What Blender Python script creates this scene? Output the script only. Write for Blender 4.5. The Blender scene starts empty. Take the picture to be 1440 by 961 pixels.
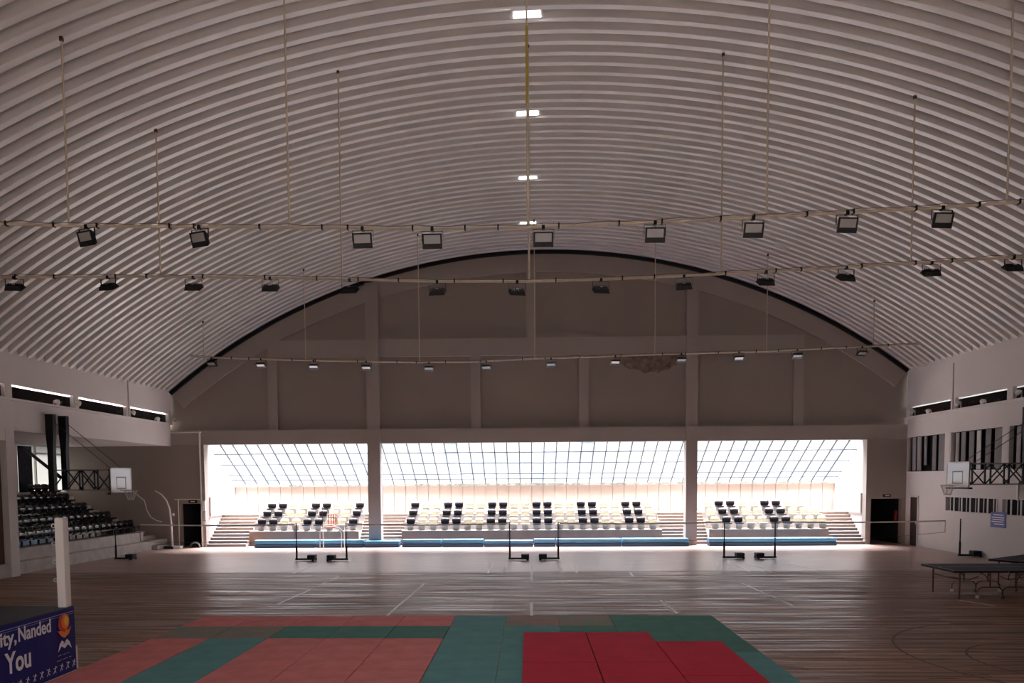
import bpy, bmesh, math, random
from mathutils import Matrix, Vector
random.seed(7)
S = bpy.context.scene
C = S.collection
PI = math.pi
# ------------------------------------------------------------------ camera
CAMZ = 3.1
PITCH, YAW, ROLL = 0.056, 0.025, -0.0066
FPX = 1000.0
PCX, PCY = 720.0, 733.0
cam_d = bpy.data.cameras.new('camera'); cam = bpy.data.objects.new('camera', cam_d); C.objects.link(cam)
cam_d.sensor_width = 36; cam_d.lens = 36 * FPX / 1440
cam_d.shift_x = 0.0; cam_d.shift_y = (PCY - 480.5) / 1440
cam_d.clip_start = 0.1; cam_d.clip_end = 400
CM = Matrix.Rotation(YAW, 4, 'Z') @ Matrix.Rotation(PI / 2 - PITCH, 4, 'X') @ Matrix.Rotation(ROLL, 4, 'Z')
cam.matrix_world = Matrix.Translation((0, 0, CAMZ)) @ CM
S.camera = cam
# ------------------------------------------------------------------ sky, exposure
w = bpy.data.worlds.new('overcast_sky'); S.world = w; w.use_nodes = True
nt = w.node_tree; nt.nodes.clear()
wo = nt.nodes.new('ShaderNodeOutputWorld'); bg = nt.nodes.new('ShaderNodeBackground')
geo = nt.nodes.new('ShaderNodeTexCoord'); sp = nt.nodes.new('ShaderNodeSeparateXYZ')
cr = nt.nodes.new('ShaderNodeValToRGB')
nt.links.new(geo.outputs['Generated'], sp.inputs[0]); nt.links.new(sp.outputs['Z'], cr.inputs[0])
cr.color_ramp.elements[0].position = 0.0; cr.color_ramp.elements[0].color = (0.195, 0.205, 0.22, 1)
cr.color_ramp.elements[1].position = 1.0; cr.color_ramp.elements[1].color = (1.0, 1.0, 1.0, 1)
nt.links.new(cr.outputs[0], bg.inputs[0]); bg.inputs[1].default_value = 1.6
nt.links.new(bg.outputs[0], wo.inputs[0])
sun_d = bpy.data.lights.new('veiled_sun', 'SUN'); sun_d.energy = 42.0; sun_d.angle = math.radians(60); sun_d.color = (.97, .985, 1.0)
sun = bpy.data.objects.new('veiled_sun', sun_d); C.objects.link(sun)
sun.rotation_euler = (math.radians(-9), math.radians(3), 0)      # nearly overhead
S.view_settings.view_transform = 'Standard'; S.view_settings.look = 'None'
S.view_settings.gamma = 1; S.view_settings.use_curve_mapping = False
S.view_settings.exposure = 1.42
S.cycles.max_bounces = 14; S.cycles.diffuse_bounces = 8; S.cycles.glossy_bounces = 4
S.cycles.transparent_max_bounces = 12
S.cycles.caustics_reflective = False; S.cycles.caustics_refractive = False


def portal(name, loc, nrm, up, sx, sy):
    """daylight portal filling a window opening; nrm points into the hall"""
    d = bpy.data.lights.new(name, 'AREA'); d.shape = 'RECTANGLE'; d.size = sx; d.size_y = sy
    d.cycles.is_portal = True
    o = bpy.data.objects.new(name, d); C.objects.link(o)
    z = -Vector(nrm).normalized(); y = Vector(up).normalized(); x = y.cross(z).normalized(); y = z.cross(x)
    m = Matrix((x, y, z)).transposed().to_4x4(); m.translation = loc
    o.matrix_world = m
    return o


# key planes of the hall (metres); camera stands at the origin looking along +Y
XL, XR = -17.3, 17.78           # inner faces of the side walls
YF = 34.07                       # far gable, face of the beams
YN = -0.8                        # near end, behind the camera
BXL, BXR = -15.65, 15.87           # opening of the far stand
BYB = 37.5                       # back of the far stand
LBX = -22.5                      # back of the left stand
GZ0, GZ1 = 5.05, 2.98            # sloping glass, top and bottom height
portal('daylight_far', ((BXL + BXR) / 2, 35.95, 4.15), (0, -0.51, -0.86), (1, 0, 0), 4.0, 31.6)
portal('daylight_left', (LBX - .12, 32.4, 3.8), (1, 0, 0), (0, 0, 1), 3.2, 2.1)
portal('daylight_near', ((BXL + BXR) / 2, YN - 1.9, 4.15), (0, 0.51, -0.86), (1, 0, 0), 4.0, 31.6)


def R4():
    return CM.to_3x3()


def at(px, py, Y):
    """point of the plane Y=const seen at photo position px, py"""
    d = R4() @ Vector(((px - PCX) / FPX, -(py - PCY) / FPX, -1.0))
    t = Y / d.y
    return Vector((d.x * t, Y, CAMZ + d.z * t))


def srgb(r, g, b):
    f = lambda c: (c / 255 / 12.92) if c <= 10 else ((c / 255 + 0.055) / 1.055) ** 2.4
    return (f(r), f(g), f(b), 1)


# ------------------------------------------------------------------ materials
MATS = {}


def mat(name, col, rough=0.6, metal=0.0, spec=0.5, noise=0.0, nscale=4.0, bump=0.0, bscale=30.0, stretch=(1, 1, 1), col2=None):
    if name in MATS: return MATS[name]
    m = bpy.data.materials.new(name); m.use_nodes = True
    n = m.node_tree.nodes; l = m.node_tree.links; b = n['Principled BSDF']
    b.inputs['Base Color'].default_value = col; b.inputs['Roughness'].default_value = rough
    b.inputs['Metallic'].default_value = metal; b.inputs['Specular IOR Level'].default_value = spec
    tc = n.new('ShaderNodeTexCoord'); mp = n.new('ShaderNodeMapping'); mp.inputs['Scale'].default_value = stretch
    l.new(tc.outputs['Object'], mp.inputs[0])
    if noise or col2:
        t = n.new('ShaderNodeTexNoise'); t.inputs['Scale'].default_value = nscale; t.inputs['Detail'].default_value = 6
        l.new(mp.outputs[0], t.inputs[0])
        r = n.new('ShaderNodeValToRGB'); r.color_ramp.elements[0].position = .3; r.color_ramp.elements[1].position = .7
        c2 = col2 or tuple(max(0, c * (1 - noise)) for c in col[:3]) + (1,)
        r.color_ramp.elements[0].color = c2; r.color_ramp.elements[1].color = col
        l.new(t.outputs['Fac'], r.inputs[0]); l.new(r.outputs[0], b.inputs['Base Color'])
    if bump:
        t2 = n.new('ShaderNodeTexNoise'); t2.inputs['Scale'].default_value = bscale; t2.inputs['Detail'].default_value = 4
        l.new(mp.outputs[0], t2.inputs[0])
        bp = n.new('ShaderNodeBump'); bp.inputs['Strength'].default_value = bump; bp.inputs['Distance'].default_value = .02
        l.new(t2.outputs['Fac'], bp.inputs['Height']); l.new(bp.outputs[0], b.inputs['Normal'])
    MATS[name] = m
    return m


def glass_mat(name, tint, clear, emit=None):
    """frosted sheet: part clear, part light-scattering"""
    m = bpy.data.materials.new(name); m.use_nodes = True
    n = m.node_tree.nodes; l = m.node_tree.links; n.clear()
    o = n.new('ShaderNodeOutputMaterial'); a = n.new('ShaderNodeBsdfTransparent'); b = n.new('ShaderNodeBsdfTranslucent')
    g = n.new('ShaderNodeBsdfGlossy'); g.inputs['Roughness'].default_value = .25
    a.inputs[0].default_value = tint; b.inputs[0].default_value = tint
    mx = n.new('ShaderNodeMixShader'); mx.inputs[0].default_value = 1 - clear
    l.new(a.outputs[0], mx.inputs[1]); l.new(b.outputs[0], mx.inputs[2])
    m2 = n.new('ShaderNodeMixShader'); m2.inputs[0].default_value = .02
    l.new(mx.outputs[0], m2.inputs[1]); l.new(g.outputs[0], m2.inputs[2]); l.new(m2.outputs[0], o.inputs[0])
    MATS[name] = m
    return m


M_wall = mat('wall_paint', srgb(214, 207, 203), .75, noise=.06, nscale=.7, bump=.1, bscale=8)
M_gable = mat('shaded_gable_paint', srgb(148, 137, 130), .8, noise=.08, nscale=.4, bump=.1, bscale=5)  # darkened in place of shade on end walls turned from the light
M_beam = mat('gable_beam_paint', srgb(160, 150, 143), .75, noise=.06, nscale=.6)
M_roof = mat('roof_steel', srgb(212, 208, 204), .42, .25, .5, noise=.10, nscale=1.2)
M_cream = mat('cream_cladding', srgb(206, 184, 172), .6, noise=.05, nscale=1)
M_conc = mat('concrete', srgb(196, 190, 184), .85, noise=.25, nscale=3, bump=.3, bscale=20)
M_side = mat('bay_side_paint', srgb(186, 176, 172), .75)
M_tier = mat('tier_concrete', srgb(176, 166, 160), .8, noise=.12, nscale=2)
M_riser = mat('riser_concrete', srgb(136, 112, 98), .85, noise=.15, nscale=2)
M_black = mat('black_paint', srgb(13, 12, 12), .5, spec=.3)
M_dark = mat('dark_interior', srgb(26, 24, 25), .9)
M_darkglass = mat('dark_glass', srgb(20, 20, 24), .12)
M_white = mat('white_paint', srgb(222, 218, 214), .5)
M_whitem = mat('white_metal', srgb(200, 196, 190), .4, .3)
M_pipe = mat('pipe_paint', srgb(205, 190, 160), .5, nscale=6, col2=srgb(180, 170, 158))
M_yellow = mat('yellow_wrap', srgb(170, 150, 60), .6)
M_mull = mat('mullion_metal', srgb(66, 68, 74), .6)
M_mull2 = mat('grey_plastic', srgb(110, 108, 106), .5)
M_lens = mat('lamp_lens', srgb(150, 148, 146), .25)
M_lensw = mat('lamp_lens_white', srgb(240, 238, 235), .25)  # white copy of the lens, reflected light put into its colour
M_seatb = mat('black_plastic', srgb(38, 32, 36), .3)
M_seatg = mat('glossy_black_plastic', srgb(20, 18, 20), .16, spec=1.0)
M_seatc = mat('cream_plastic', srgb(180, 168, 150), .5)
M_legs = mat('seat_bracket_metal', srgb(170, 168, 165), .45, .4)
M_blue = mat('blue_vinyl', srgb(84, 150, 190), .45, noise=.15, nscale=2)
M_blued = mat('dark_blue_vinyl', srgb(28, 62, 92), .5)
M_red = mat('faded_red_foam', srgb(226, 134, 130), .85, spec=.2, noise=.22, nscale=2.2, bump=.15, bscale=12)
M_redg = mat('worn_red_green_foam', srgb(176, 128, 120), .85, spec=.2, nscale=2.5, col2=srgb(120, 132, 122))
M_green = mat('green_foam', srgb(88, 138, 126), .85, spec=.2, noise=.22, nscale=2.0, bump=.15, bscale=12)
M_teal = mat('teal_foam', srgb(104, 156, 154), .85, spec=.2, noise=.18, nscale=2.0, bump=.15, bscale=12)
M_crim = mat('crimson_foam', srgb(204, 44, 66), .85, spec=.2, noise=.12, nscale=2.0, bump=.15, bscale=10)
M_line = mat('court_line_white', srgb(225, 215, 205), .5)
M_lined = mat('court_line_dark_red', srgb(74, 34, 30), .5)
M_banner = mat('banner_navy', srgb(34, 31, 104), .6, spec=.25, noise=.15, nscale=1.5)
M_letter = mat('banner_white_print', srgb(225, 222, 228), .5)
M_orange = mat('banner_orange_print', srgb(225, 120, 30), .5)
M_flame = mat('banner_red_print', srgb(190, 50, 25), .5)
M_yel = mat('banner_yellow_print', srgb(235, 180, 50), .5)
M_canvas = mat('ring_canvas', srgb(52, 52, 62), .6, noise=.3, nscale=2)
M_brown = mat('brown_door_paint', srgb(60, 44, 40), .5)
M_table = mat('table_top_blue_grey', srgb(30, 38, 54), .55, spec=.3)
M_frame = mat('rust_brown_tube', srgb(70, 44, 38), .5, .2)
M_curt = mat('blind_fabric', srgb(130, 126, 126), .8, noise=.2, nscale=3)
M_curtw = mat('blind_fabric_pale', srgb(205, 202, 200), .7, noise=.2, nscale=3)
M_coral = mat('coral_plastic', srgb(220, 120, 100), .5)
M_notice = mat('notice_blue', srgb(90, 100, 165), .6)
M_gutter = mat('gutter_weathered', srgb(196, 196, 186), .8, nscale=6, col2=srgb(110, 116, 104))
M_ext = mat('extinguisher_red', srgb(120, 26, 22), .4)
G_pane = [glass_mat('frosted_pane_a', (.97, .98, 1, 1), .985), glass_mat('frosted_pane_b', (.84, .88, .94, 1), .985),
          glass_mat('frosted_pane_c', (.70, .75, .81, 1), .98)]
G_left = glass_mat('frosted_left', (.5, .49, .47, 1), .5)
G_side = glass_mat('frosted_side', (.95, .95, .93, 1), .5)
G_board = mat('acrylic_board', srgb(236, 238, 236), .08, spec=1.0)


def floor_mat():
    m = bpy.data.materials.new('wood_floor'); m.use_nodes = True
    n = m.node_tree.nodes; l = m.node_tree.links; b = n['Principled BSDF']
    tc = n.new('ShaderNodeTexCoord')

    def noise(scale, stretch, det=5):
        mp = n.new('ShaderNodeMapping'); mp.inputs['Scale'].default_value = stretch
        l.new(tc.outputs['Object'], mp.inputs[0])
        t = n.new('ShaderNodeTexNoise'); t.inputs['Scale'].default_value = scale; t.inputs['Detail'].default_value = det
        l.new(mp.outputs[0], t.inputs[0]); return t

    def ramp(src, p0, c0, p1, c1):
        r = n.new('ShaderNodeValToRGB'); r.color_ramp.elements[0].position = p0; r.color_ramp.elements[1].position = p1
        r.color_ramp.elements[0].color = c0; r.color_ramp.elements[1].color = c1
        l.new(src, r.inputs[0]); return r
    # plank strips run across the hall
    br = n.new('ShaderNodeTexBrick'); mp = n.new('ShaderNodeMapping'); l.new(tc.outputs['Object'], mp.inputs[0])
    l.new(mp.outputs[0], br.inputs[0]); br.inputs['Scale'].default_value = 1
    br.inputs['Brick Width'].default_value = 1.8; br.inputs['Row Height'].default_value = .11
    br.inputs['Mortar Size'].default_value = .004
    br.inputs['Color1'].default_value = srgb(172, 130, 106); br.inputs['Color2'].default_value = srgb(132, 94, 74)
    br.inputs['Mortar'].default_value = srgb(70, 48, 38)
    s1 = noise(1.0, (.35, 9, 1)); s2 = noise(.25, (1, 1, 1), 3)
    r1 = ramp(s1.outputs['Fac'], .36, (.42, .38, .36, 1), .64, (1.25, 1.2, 1.17, 1))
    mul = n.new('ShaderNodeMixRGB'); mul.blend_type = 'MULTIPLY'; mul.inputs[0].default_value = 1
    l.new(br.outputs[0], mul.inputs[1]); l.new(r1.outputs[0], mul.inputs[2])
    r2 = ramp(s2.outputs['Fac'], .35, (.85, .85, .85, 1), .65, (1.1, 1.1, 1.1, 1))
    mu2 = n.new('ShaderNodeMixRGB'); mu2.blend_type = 'MULTIPLY'; mu2.inputs[0].default_value = 1
    l.new(mul.outputs[0], mu2.inputs[1]); l.new(r2.outputs[0], mu2.inputs[2])
    # fresh varnish beyond the worn courts; its paler tint imitates reflected bay light
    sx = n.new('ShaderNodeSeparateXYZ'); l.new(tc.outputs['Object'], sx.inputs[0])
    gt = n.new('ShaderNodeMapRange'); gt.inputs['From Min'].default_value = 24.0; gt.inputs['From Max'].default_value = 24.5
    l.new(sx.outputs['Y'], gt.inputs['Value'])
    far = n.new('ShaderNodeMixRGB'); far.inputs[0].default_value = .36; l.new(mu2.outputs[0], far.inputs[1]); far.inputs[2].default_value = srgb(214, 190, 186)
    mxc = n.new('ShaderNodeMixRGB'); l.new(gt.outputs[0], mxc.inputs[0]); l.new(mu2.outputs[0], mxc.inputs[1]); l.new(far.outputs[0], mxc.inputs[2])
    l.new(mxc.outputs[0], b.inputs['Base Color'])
    s3 = noise(1.0, (.3, 7.5, 1), 6)
    rr = n.new('ShaderNodeMapRange'); rr.inputs['From Min'].default_value = .35; rr.inputs['From Max'].default_value = .65
    rr.inputs['To Min'].default_value = .26; rr.inputs['To Max'].default_value = .72
    l.new(s3.outputs['Fac'], rr.inputs['Value'])
    mxr = n.new('ShaderNodeMix'); mxr.data_type = 'FLOAT'
    l.new(gt.outputs[0], mxr.inputs[0]); l.new(rr.outputs[0], mxr.inputs[2]); mxr.inputs[3].default_value = .34
    l.new(mxr.outputs[0], b.inputs['Roughness'])
    b.inputs['Specular IOR Level'].default_value = .5
    bp = n.new('ShaderNodeBump'); bp.inputs['Strength'].default_value = .25; bp.inputs['Distance'].default_value = .01
    s4 = noise(1.0, (.35, 9, 1), 4)
    l.new(s4.outputs['Fac'], bp.inputs['Height']); l.new(bp.outputs[0], b.inputs['Normal'])
    return m


M_floor = floor_mat()


# ------------------------------------------------------------------ mesh helpers
class MB:
    def __init__(s): s.v = []; s.f = []; s.smooth = []

    def add(s, vs, fs, smooth=False):
        o = len(s.v); s.v += [tuple(v) for v in vs]
        for f in fs: s.f.append(tuple(i + o for i in f)); s.smooth.append(smooth)
        return s

    def box(s, x0, x1, y0, y1, z0, z1, M=None):
        vs = [Vector((x, y, z)) for z in (z0, z1) for y in (y0, y1) for x in (x0, x1)]
        if M is not None: vs = [M @ v for v in vs]
        return s.add(vs, [(0, 2, 3, 1), (4, 5, 7, 6), (0, 1, 5, 4), (2, 6, 7, 3), (0, 4, 6, 2), (1, 3, 7, 5)])

    def tube(s, pts, r, n=8, closed=False):
        pts = [Vector(p) for p in pts]; rings = []; up = None
        N = len(pts)
        rr = r if isinstance(r, (list, tuple)) else [r] * N
        for i, p in enumerate(pts):
            if closed: d = pts[(i + 1) % N] - pts[i - 1]
            else: d = pts[min(i + 1, N - 1)] - pts[max(i - 1, 0)]
            d.normalize()
            if up is None:
                up = Vector((0, 0, 1)) if abs(d.z) < .9 else Vector((1, 0, 0))
            a = d.cross(up).normalized(); b = a.cross(d).normalized(); up = b
            rings.append([p + (a * math.cos(2 * PI * k / n) + b * math.sin(2 * PI * k / n)) * rr[i] for k in range(n)])
        vs = [v for ring in rings for v in ring]; fs = []
        M_ = N if closed else N - 1
        for i in range(M_):
            j = (i + 1) % N
            for k in range(n): fs.append((i * n + k, i * n + (k + 1) % n, j * n + (k + 1) % n, j * n + k))
        s.add(vs, fs, True)
        if not closed: s.add(rings[0], [tuple(range(n))[::-1]]); s.add(rings[-1], [tuple(range(n))])
        return s

    def bar(s, a, b, w, h=None):
        """square bar from a to b"""
        a = Vector(a); b = Vector(b); h = h or w
        d = (b - a).normalized(); up = Vector((0, 0, 1)) if abs(d.z) < .95 else Vector((0, 1, 0))
        x = d.cross(up).normalized(); y = x.cross(d).normalized()
        vs = [p + x * sx * w / 2 + y * sy * h / 2 for p in (a, b) for sx, sy in ((-1, -1), (1, -1), (1, 1), (-1, 1))]
        return s.add(vs, [(0, 3, 2, 1), (4, 5, 6, 7), (0, 1, 5, 4), (1, 2, 6, 5), (2, 3, 7, 6), (3, 0, 4, 7)])

    def prism(s, poly, axis, a, b):
        """extrude a 2-D polygon along an axis between a and b"""
        def P(u, v, t):
            return {'x': (t, u, v), 'y': (u, t, v), 'z': (u, v, t)}[axis]
        n = len(poly)
        vs = [P(u, v, a) for u, v in poly] + [P(u, v, b) for u, v in poly]
        fs = [tuple(range(n))[::-1], tuple(range(n, 2 * n))] + [(i, (i + 1) % n, n + (i + 1) % n, n + i) for i in range(n)]
        return s.add(vs, fs)

    def lathe(s, prof, M=None, n=16):
        """revolve (r, z) profile around z"""
        vs = []
        for r, z in prof:
            for k in range(n):
                v = Vector((r * math.cos(2 * PI * k / n), r * math.sin(2 * PI * k / n), z))
                vs.append(M @ v if M is not None else v)
        fs = [(i * n + k, i * n + (k + 1) % n, (i + 1) * n + (k + 1) % n, (i + 1) * n + k) for i in range(len(prof) - 1) for k in range(n)]
        return s.add(vs, fs, True)

    def mesh(s, name, fix=True):
        me = bpy.data.meshes.new(name); me.from_pydata(s.v, [], s.f); me.update()
        me.polygons.foreach_set('use_smooth', s.smooth)
        if fix:
            b = bmesh.new(); b.from_mesh(me); bmesh.ops.recalc_face_normals(b, faces=b.faces); b.to_mesh(me); b.free()
        return me

    def build(s, name, m, parent=None, fix=True, bevel=0):
        me = s.mesh(name, fix); me.materials.append(m)
        o = bpy.data.objects.new(name, me); C.objects.link(o)
        if parent: o.parent = parent
        if bevel:
            bm_ = o.modifiers.new('bevel', 'BEVEL'); bm_.width = bevel; bm_.segments = 2; bm_.limit_method = 'ANGLE'
        return o


def tag(o, label, cat, group=None):
    o['label'] = label; o['category'] = cat
    if group: o['group'] = group
    return o


def thing(name, label, cat, loc=(0, 0, 0), rz=0, group=None):
    o = bpy.data.objects.new(name, None); C.objects.link(o); o.location = loc; o.rotation_euler = (0, 0, rz)
    o.empty_display_size = .1
    return tag(o, label, cat, group)


def struct(o): o['kind'] = 'structure'; return o


def sempty(name):
    o = bpy.data.objects.new(name, None); C.objects.link(o); return struct(o)


def dup(root, loc, rz, label, group=None):
    r = root.copy(); C.objects.link(r); r.location = loc; r.rotation_euler = (0, 0, rz); r['label'] = label
    if group: r['group'] = group
    for ch in root.children:
        c = ch.copy(); C.objects.link(c); c.parent = r
        for g in ch.children:
            d = g.copy(); C.objects.link(d); d.parent = c
    return r


def share(name, me, parent, loc=(0, 0, 0)):
    o = bpy.data.objects.new(name, me); C.objects.link(o); o.parent = parent; o.location = loc
    return o


ORD = ['first', 'second', 'third', 'fourth', 'fifth', 'sixth', 'seventh', 'eighth', 'ninth', 'tenth', 'eleventh', 'twelfth',
       'thirteenth', 'fourteenth', 'fifteenth', 'sixteenth', 'seventeenth', 'eighteenth', 'nineteenth', 'twentieth',
       'twenty-first', 'twenty-second', 'twenty-third', 'twenty-fourth', 'twenty-fifth']

# ------------------------------------------------------------------ roof
RC, RR, RTOP = 0.7, 28.3, 13.92     # arch centre line, radius, crown height


def arch_z(x, off=0.0):
    return RTOP - RR + math.sqrt(max(0, (RR + off) ** 2 - (x - RC) ** 2))


A0 = math.asin((XL - .12 - RC) / RR); A1 = math.asin((XR + .12 - RC) / RR)
RP = 0.445
NSEG = 72


def rib_mesh(name, skip=False):
    # trough section: (dy, radial offset upward)
    sec = [(0, .0), (.075, .0), (.088, .01), (.112, .235), (.125, .245), (.32, .245), (.333, .235), (.357, .01), (.37, .0), (.445, .0)]
    mb = MB(); n = len(sec)
    angs = [A0 + (A1 - A0) * i / NSEG for i in range(NSEG + 1)]
    if skip:   # add exact cuts for the skylight
        cuts = [math.asin((-.32 - RC) / RR), math.asin((.32 - RC) / RR)]
        angs = sorted([a for a in angs if all(abs(a - c) > .004 for c in cuts)] + cuts)
    for a in angs:
        for dy, off in sec:
            mb.v.append((RC + (RR + off) * math.sin(a), dy, RTOP - RR + (RR + off) * math.cos(a)))
    for i in range(len(angs) - 1):
        am = (angs[i] + angs[i + 1]) / 2; xm = RC + RR * math.sin(am)
        for k in range(n - 1):
            if skip and abs(xm) < .32 and 3 <= k <= 6: continue
            mb.f.append((i * n + k, i * n + k + 1, (i + 1) * n + k + 1, (i + 1) * n + k)); mb.smooth.append(False)
    me = mb.mesh(name, fix=False); me.materials.append(M_roof); return me


ceiling = sempty('ceiling')
RIB = rib_mesh('roof_panel'); RIBS = rib_mesh('roof_panel_cut', True)
n0 = int((YN - YF) / RP) - 1
SKY_I = []
for i in range(n0, 0):
    y = YF + .2 + i * RP
    sk = any(abs(y + RP / 2 - t) < RP / 2 for t in (3.75, 8.2, 12.65, 17.1, 21.55, 26.0, 30.45))
    share('roof_panel', RIBS if sk else RIB, ceiling, (0, y, 0))
    if sk: SKY_I.append(y)
for k, y in enumerate(SKY_I):
    p = MB().box(-.36, .36, y + .115, y + .33, RTOP + .255, RTOP + .267).build('skylight_pane', G_pane[0], ceiling)
    q = MB()
    for x0, x1 in ((-.34, -.31), (.31, .34)): q.box(x0, x1, y + .125, y + .32, RTOP + .05, RTOP + .245)
    q.build('skylight_frame', M_whitem, ceiling)

# ------------------------------------------------------------------ floor
fl = MB().box(LBX - .3, XR + .4, YN - 3.8, BYB + .3, -.2, 0).build('floor', M_floor); struct(fl)


def strip(a, b, w_, m):
    a = Vector((a[0], a[1], .0005)); b = Vector((b[0], b[1], .0005))
    MB().bar(a, b, w_, .003).build('court_line', m, fl)


for a, b in [((-3.32, 16.3), (-3.22, 21.4)), ((0.03, 16.25), (.03, 17.9)), ((.05, 22.0), (.06, 26.4)), ((3.42, 16.5), (3.38, 18.3)),
             ((6.45, 17.5), (6.35, 21.4)), ((-6.45, 17.9), (-6.35, 20.2)), ((-6.35, 21.4), (-6.3, 23.2)), ((-1.42, 23.9), (-1.4, 26.6)), ((-.93, 23.9), (-.88, 26.6)),
             ((1.08, 23.9), (1.1, 26.6)), ((1.58, 23.9), (1.58, 26.6)), ((3.33, 23), (3.37, 23.9)), ((7.4, 24), (7.4, 26.6)),
             ((8.1, 24), (8.1, 26.6)), ((10.9, 18.2), (11.3, 17.4)), ((9.7, 24.2), (9.7, 26.6)), ((-8.1, 24), (-8.1, 26.6))]:
    strip(a, b, .065, M_line)


def arc_line(cx, cy, r, a0, a1, w_=.05, n=56):
    mb = MB(); vs = []
    for i in range(n + 1):
        a = a0 + (a1 - a0) * i / n
        for rr in (r - w_ / 2, r + w_ / 2): vs.append((cx + rr * math.cos(a), cy + rr * math.sin(a), .002))
    mb.add(vs, [(2 * i, 2 * i + 1, 2 * i + 3, 2 * i + 2) for i in range(n)])
    mb.build('court_circle', M_lined, fl)


arc_line(9.5, 12.4, 2.85, 0, 2 * PI, .05); arc_line(8.9, 12.05, 1.32, 0, 2 * PI, .045)

# ------------------------------------------------------------------ walls
# far gable
wf = sempty('wall_far')
poly = [(XL - .3, 5.0), (XR + .3, 5.0)]
N = 48
for i in range(N + 1):
    x = XR + .3 + (XL - XR - .6) * i / N
    poly.append((x, arch_z(x, .3)))
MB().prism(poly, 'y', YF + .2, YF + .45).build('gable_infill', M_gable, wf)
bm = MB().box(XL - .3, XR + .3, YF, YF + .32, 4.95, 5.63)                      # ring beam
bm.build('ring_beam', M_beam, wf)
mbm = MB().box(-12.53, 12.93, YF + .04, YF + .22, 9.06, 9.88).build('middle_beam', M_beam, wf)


def arch_strip(off0, off1, y0, y1, name, m, par, x0=XL, x1=XR):
    mb = MB(); n = 64; vs = []
    for i in range(n + 1):
        x = x0 + (x1 - x0) * i / n
        a = math.asin((x - RC) / RR)
        for off in (off0, off1):
            for y in (y0, y1):
                vs.append((RC + (RR + off) * math.sin(a), y, RTOP - RR + (RR + off) * math.cos(a)))
    fs = []
    for i in range(n):
        o = 4 * i
        fs += [(o, o + 4, o + 6, o + 2), (o + 1, o + 3, o + 7, o + 5), (o, o + 1, o + 5, o + 4), (o + 2, o + 6, o + 7, o + 3)]
    mb.add(vs, fs)
    return mb.build(name, m, par)


arch_strip(-.95, -.12, YF + .1, YF + .22, 'arch_beam', M_beam, wf)
arch_strip(-.14, .02, YF - .02, YF + .21, 'roof_gap_shade', M_black, wf)  # black strip stands in for the dark gap along the arch
for x0, x1, z0, z1 in ((-7.75, -7.15, 5.63, 12.5), (7.42, 7.95, 5.63, 12.5)):
    MB().box(x0, x1, YF - .08, YF + .22, z0, z1).build('pilaster', M_beam, wf)
for xc, z0, z1 in ((0.12, 9.88, 13.0), (-12.3, 5.63, 9.06), (-2.55, 5.63, 9.06), (2.6, 5.63, 9.06), (12.7, 5.63, 9.06)):
    MB().box(xc - .23, xc + .23, YF + .04, YF + .22, z0, z1).build('pilaster', M_beam, wf)
for x0, x1 in ((-7.75, -7.15), (7.42, 7.95)):
    MB().box(x0, x1, YF - .1, YF + .4, 0, 5.63).build('column', M_beam, wf)
# lower parts of the far wall with the two dark passages
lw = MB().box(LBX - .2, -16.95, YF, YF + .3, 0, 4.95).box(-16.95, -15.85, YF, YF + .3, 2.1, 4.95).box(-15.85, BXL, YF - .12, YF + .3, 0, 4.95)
lw.build('lower_wall', M_gable, wf)  # darker than the side walls, shade put into the colour
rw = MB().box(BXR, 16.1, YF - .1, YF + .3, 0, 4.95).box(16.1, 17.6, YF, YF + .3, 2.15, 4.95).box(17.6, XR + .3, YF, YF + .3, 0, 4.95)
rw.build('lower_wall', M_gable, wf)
for x0, x1, z1 in ((-16.95, -15.85, 2.1), (16.1, 17.6, 2.15)):
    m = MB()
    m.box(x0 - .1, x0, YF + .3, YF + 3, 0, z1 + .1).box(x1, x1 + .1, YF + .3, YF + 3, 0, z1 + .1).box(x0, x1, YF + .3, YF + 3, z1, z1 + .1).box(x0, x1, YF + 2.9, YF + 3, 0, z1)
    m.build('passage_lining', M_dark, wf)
MB().box(-17.2, -15.87, YF - .04, YF, 2.3, 2.34).box(-17.05, -17.01, YF - .04, YF, 0, 2.3).build('conduit', M_white, wf)
MB().box(XL + .02, -15.8, YF - .05, YF, 5.52, 5.57).box(-15.86, -15.8, YF - .17, YF - .12, 0, 5.57).build('conduit', M_white, wf)
# patch of flaked plaster below the middle beam
pm = MB(); pv = []
random.seed(3)
for i in range(17):
    x = 3.9 + 3.6 * i / 16; d = .85 * math.sin(PI * i / 16) ** .7 + random.uniform(-.08, .08)
    pv += [(x, YF + .196, 9.05), (x, YF + .196, 9.05 - max(.03, d))]
pm.add(pv, [(2 * i, 2 * i + 1, 2 * i + 3, 2 * i + 2) for i in range(16)])
pm.build('flaked_plaster', mat('flaked_plaster', srgb(140, 122, 110), .9, nscale=5, col2=srgb(96, 82, 74)), wf)

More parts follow.
